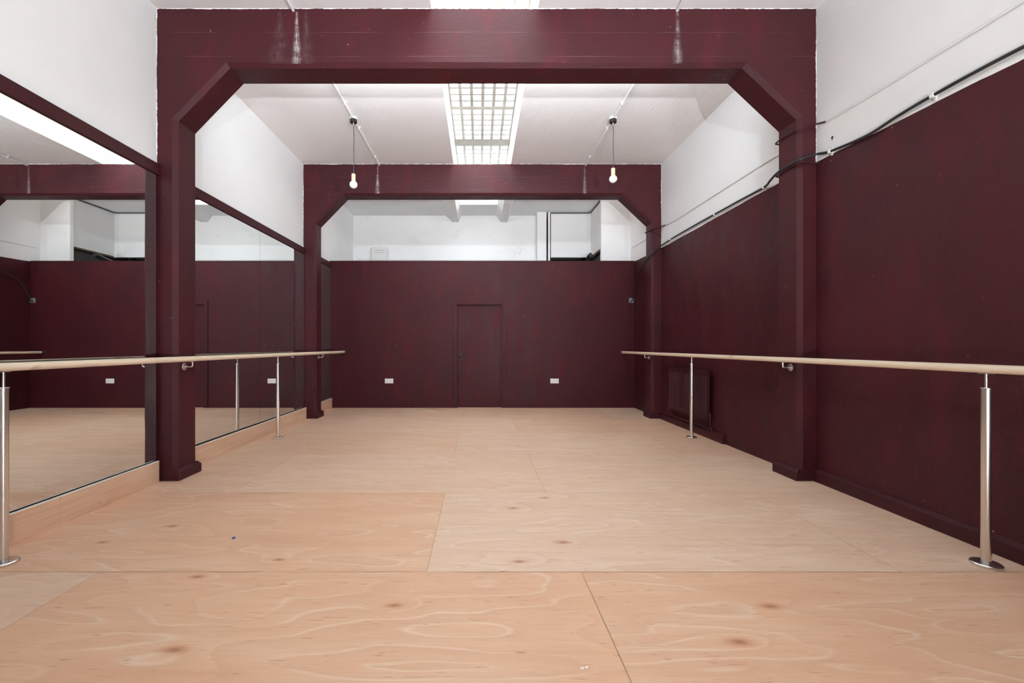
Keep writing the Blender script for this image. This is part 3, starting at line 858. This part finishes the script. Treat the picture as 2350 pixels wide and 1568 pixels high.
mb.tube([(2.945, Y(7.36), P(1516, 538, 7.36)[2]), P(1500, 533, 7.38), SIDE(1486, 531, 2.793)], .006, 8, smooth=6)
mb.cur = 0; mb.tube([wb[-1], SIDE(1524, 529, XR2-.012), (2.945, Y(7.36), P(1516, 538, 7.36)[2])], .006, 8, smooth=6)
o = mb.build('painted_cable', [M['white_plastic'], M['trim_dark']]); tag(o, 'looped burgundy cable around the far right column', 'cable')
mb = MB(); mb.tube([SIDE(1483, 549, XR2-.008), SIDE(1465, 560, XR2-.008), SIDE(1449, 570, XR2-.008)], .005, 8)
o = mb.build('white_cable', M['heater']); tag(o, 'short thin cable on the wall beyond the far right column', 'cable')
mb = MB()
mb.tube([(2.948, Y(3.95), P(1877, 372, 3.93)[2]), P(1853, 373, 3.975), P(1833, 374.5, 3.965), SIDE(1807, 388, 2.793), SIDE(1783, 404, 2.793), (2.815, Y1b+.008, P(1783, 406, 4.27)[2]), (2.94, Y1b+.010, P(1783, 412, 4.26)[2])], .0072, 10, smooth=6)
o = mb.build('painted_cable', M['trim_dark']); tag(o, 'burgundy cable wrapped round the near right column, below the black cable', 'cable')

# ------------------------------------------------------------------ small litter on the floor
mb = MB(); x, y, z = P(536, 1237, 1044/((1237-VY)/EYE))
mb.add([(x-.012, y-.004, .001), (x+.003, y-.008, .001), (x+.011, y+.008, .002), (x-.004, y+.009, .012), (x+.002, y, .015), (x-.008, y+.002, .010)],
       [(0,1,4,5), (1,2,4), (2,3,4), (3,5,4), (0,5,3), (0,3,2,1)])
o = mb.build('foil_scrap', M['blue'], smooth=False); tag(o, 'tiny crumpled blue scrap on the plywood floor', 'scrap')
for px, py, s in ((1336, 1534, .009), (1346, 1532, .007)):
    x, y, z = P(px, py, 1044/((py-VY)/EYE)); mb = MB()
    mb.add([(x-s, y-.003, .0005), (x+s*.4, y-.005, .0005), (x+s, y+.004, .001), (x-s*.3, y+.005, .001), (x, y, .004)], [(0,1,4), (1,2,4), (2,3,4), (3,0,4), (3,2,1,0)])
    o = mb.build('paint_chip', M['white_plastic'], smooth=False)
    tag(o, 'white paint chip at the bottom of the photo, ' + ('left of the pair' if s > .008 else 'right of the pair'), 'paint chip', 'white paint chips on the floor')

# ------------------------------------------------------------------ light: overcast sky through the skylight
w = bpy.data.worlds.new('sky'); SC.world = w; w.use_nodes = True
wn = w.node_tree; bg = wn.nodes['Background']
bg.inputs[0].default_value = (.84, .935, 1.0, 1); bg.inputs[1].default_value = 27.0
def portal_light(name, x, y, z, sx, sy, rot=(0,0,0)):
    l = bpy.data.lights.new(name, 'AREA'); l.shape = 'RECTANGLE'; l.size = sx; l.size_y = sy; l.cycles.is_portal = True
    o = bpy.data.objects.new(name, l); COL.objects.link(o); o.location = (x, y, z); o.rotation_euler = rot
portal_light('sky_portal', (GX0+GX1)/2, (WY0+WY1)/2, ZG+.12, GX1-GX0+.2, WY1-WY0)
# the photographer's flash, behind the camera, towards the room
def flash(name, loc, aim, power, size, spread, col):
    l = bpy.data.lights.new(name, 'AREA'); l.shape = 'DISK'; l.size = size; l.energy = power; l.color = col; l.spread = R(spread)
    o = bpy.data.objects.new(name, l); COL.objects.link(o); o.location = loc
    o.rotation_euler = (Vector(aim)-Vector(loc)).to_track_quat('-Z', 'Y').to_euler()
flash('flash_centre', (.7, -3.0, .45), (.9, 5.6, 4.9), 60, .12, 76, (.89, .95, 1.0))
flash('flash_right', (2.5, -3.0, .45), (-1.8, 5.4, 4.6), 54, .12, 76, (.89, .95, 1.0))

# unseen fill strips without fixtures, added to brighten walls and ceiling in each bay
def fill_strip(name, y, power, col=(.865, .94, 1.0)):
    l = bpy.data.lights.new(name, 'AREA'); l.shape = 'RECTANGLE'; l.size = 4.2; l.size_y = .07; l.energy = power; l.color = col
    o = bpy.data.objects.new(name, l); COL.objects.link(o); o.location = (.06, y, 3.82); o.rotation_euler = (R(98), 0, 0)
fill_strip('fill_strip_far', Y1b + .05, 58)
fill_strip('fill_strip_near', Y(.84) + .05, 34)
fill_strip('fill_strip_end', Y2b + .05, 21, (1.0, .965, .95))

# ------------------------------------------------------------------ camera
cam = bpy.data.cameras.new('camera'); co = bpy.data.objects.new('camera', cam); COL.objects.link(co)
co.location = (0, 0, EYE); co.rotation_euler = (R(90), 0, 0)
cam.sensor_fit = 'HORIZONTAL'; cam.sensor_width = 36; cam.lens = 36*F/2350
cam.shift_x = (1175-VX)/2350; cam.shift_y = (VY-784)/2350
cam.clip_start = .02
SC.camera = co
SC.view_settings.view_transform = 'Standard'; SC.view_settings.look = 'None'; SC.view_settings.gamma = 1
SC.view_settings.use_curve_mapping = False; SC.view_settings.exposure = 0.33
SC.cycles.use_denoising = True
SC.cycles.max_bounces = 8; SC.cycles.diffuse_bounces = 5; SC.cycles.glossy_bounces = 4; SC.cycles.transparent_max_bounces = 12
SC.cycles.caustics_reflective = False; SC.cycles.caustics_refractive = False
SC.cycles.sample_clamp_indirect = 8
SC.cycles.use_adaptive_sampling = True; SC.cycles.adaptive_threshold = 0.02
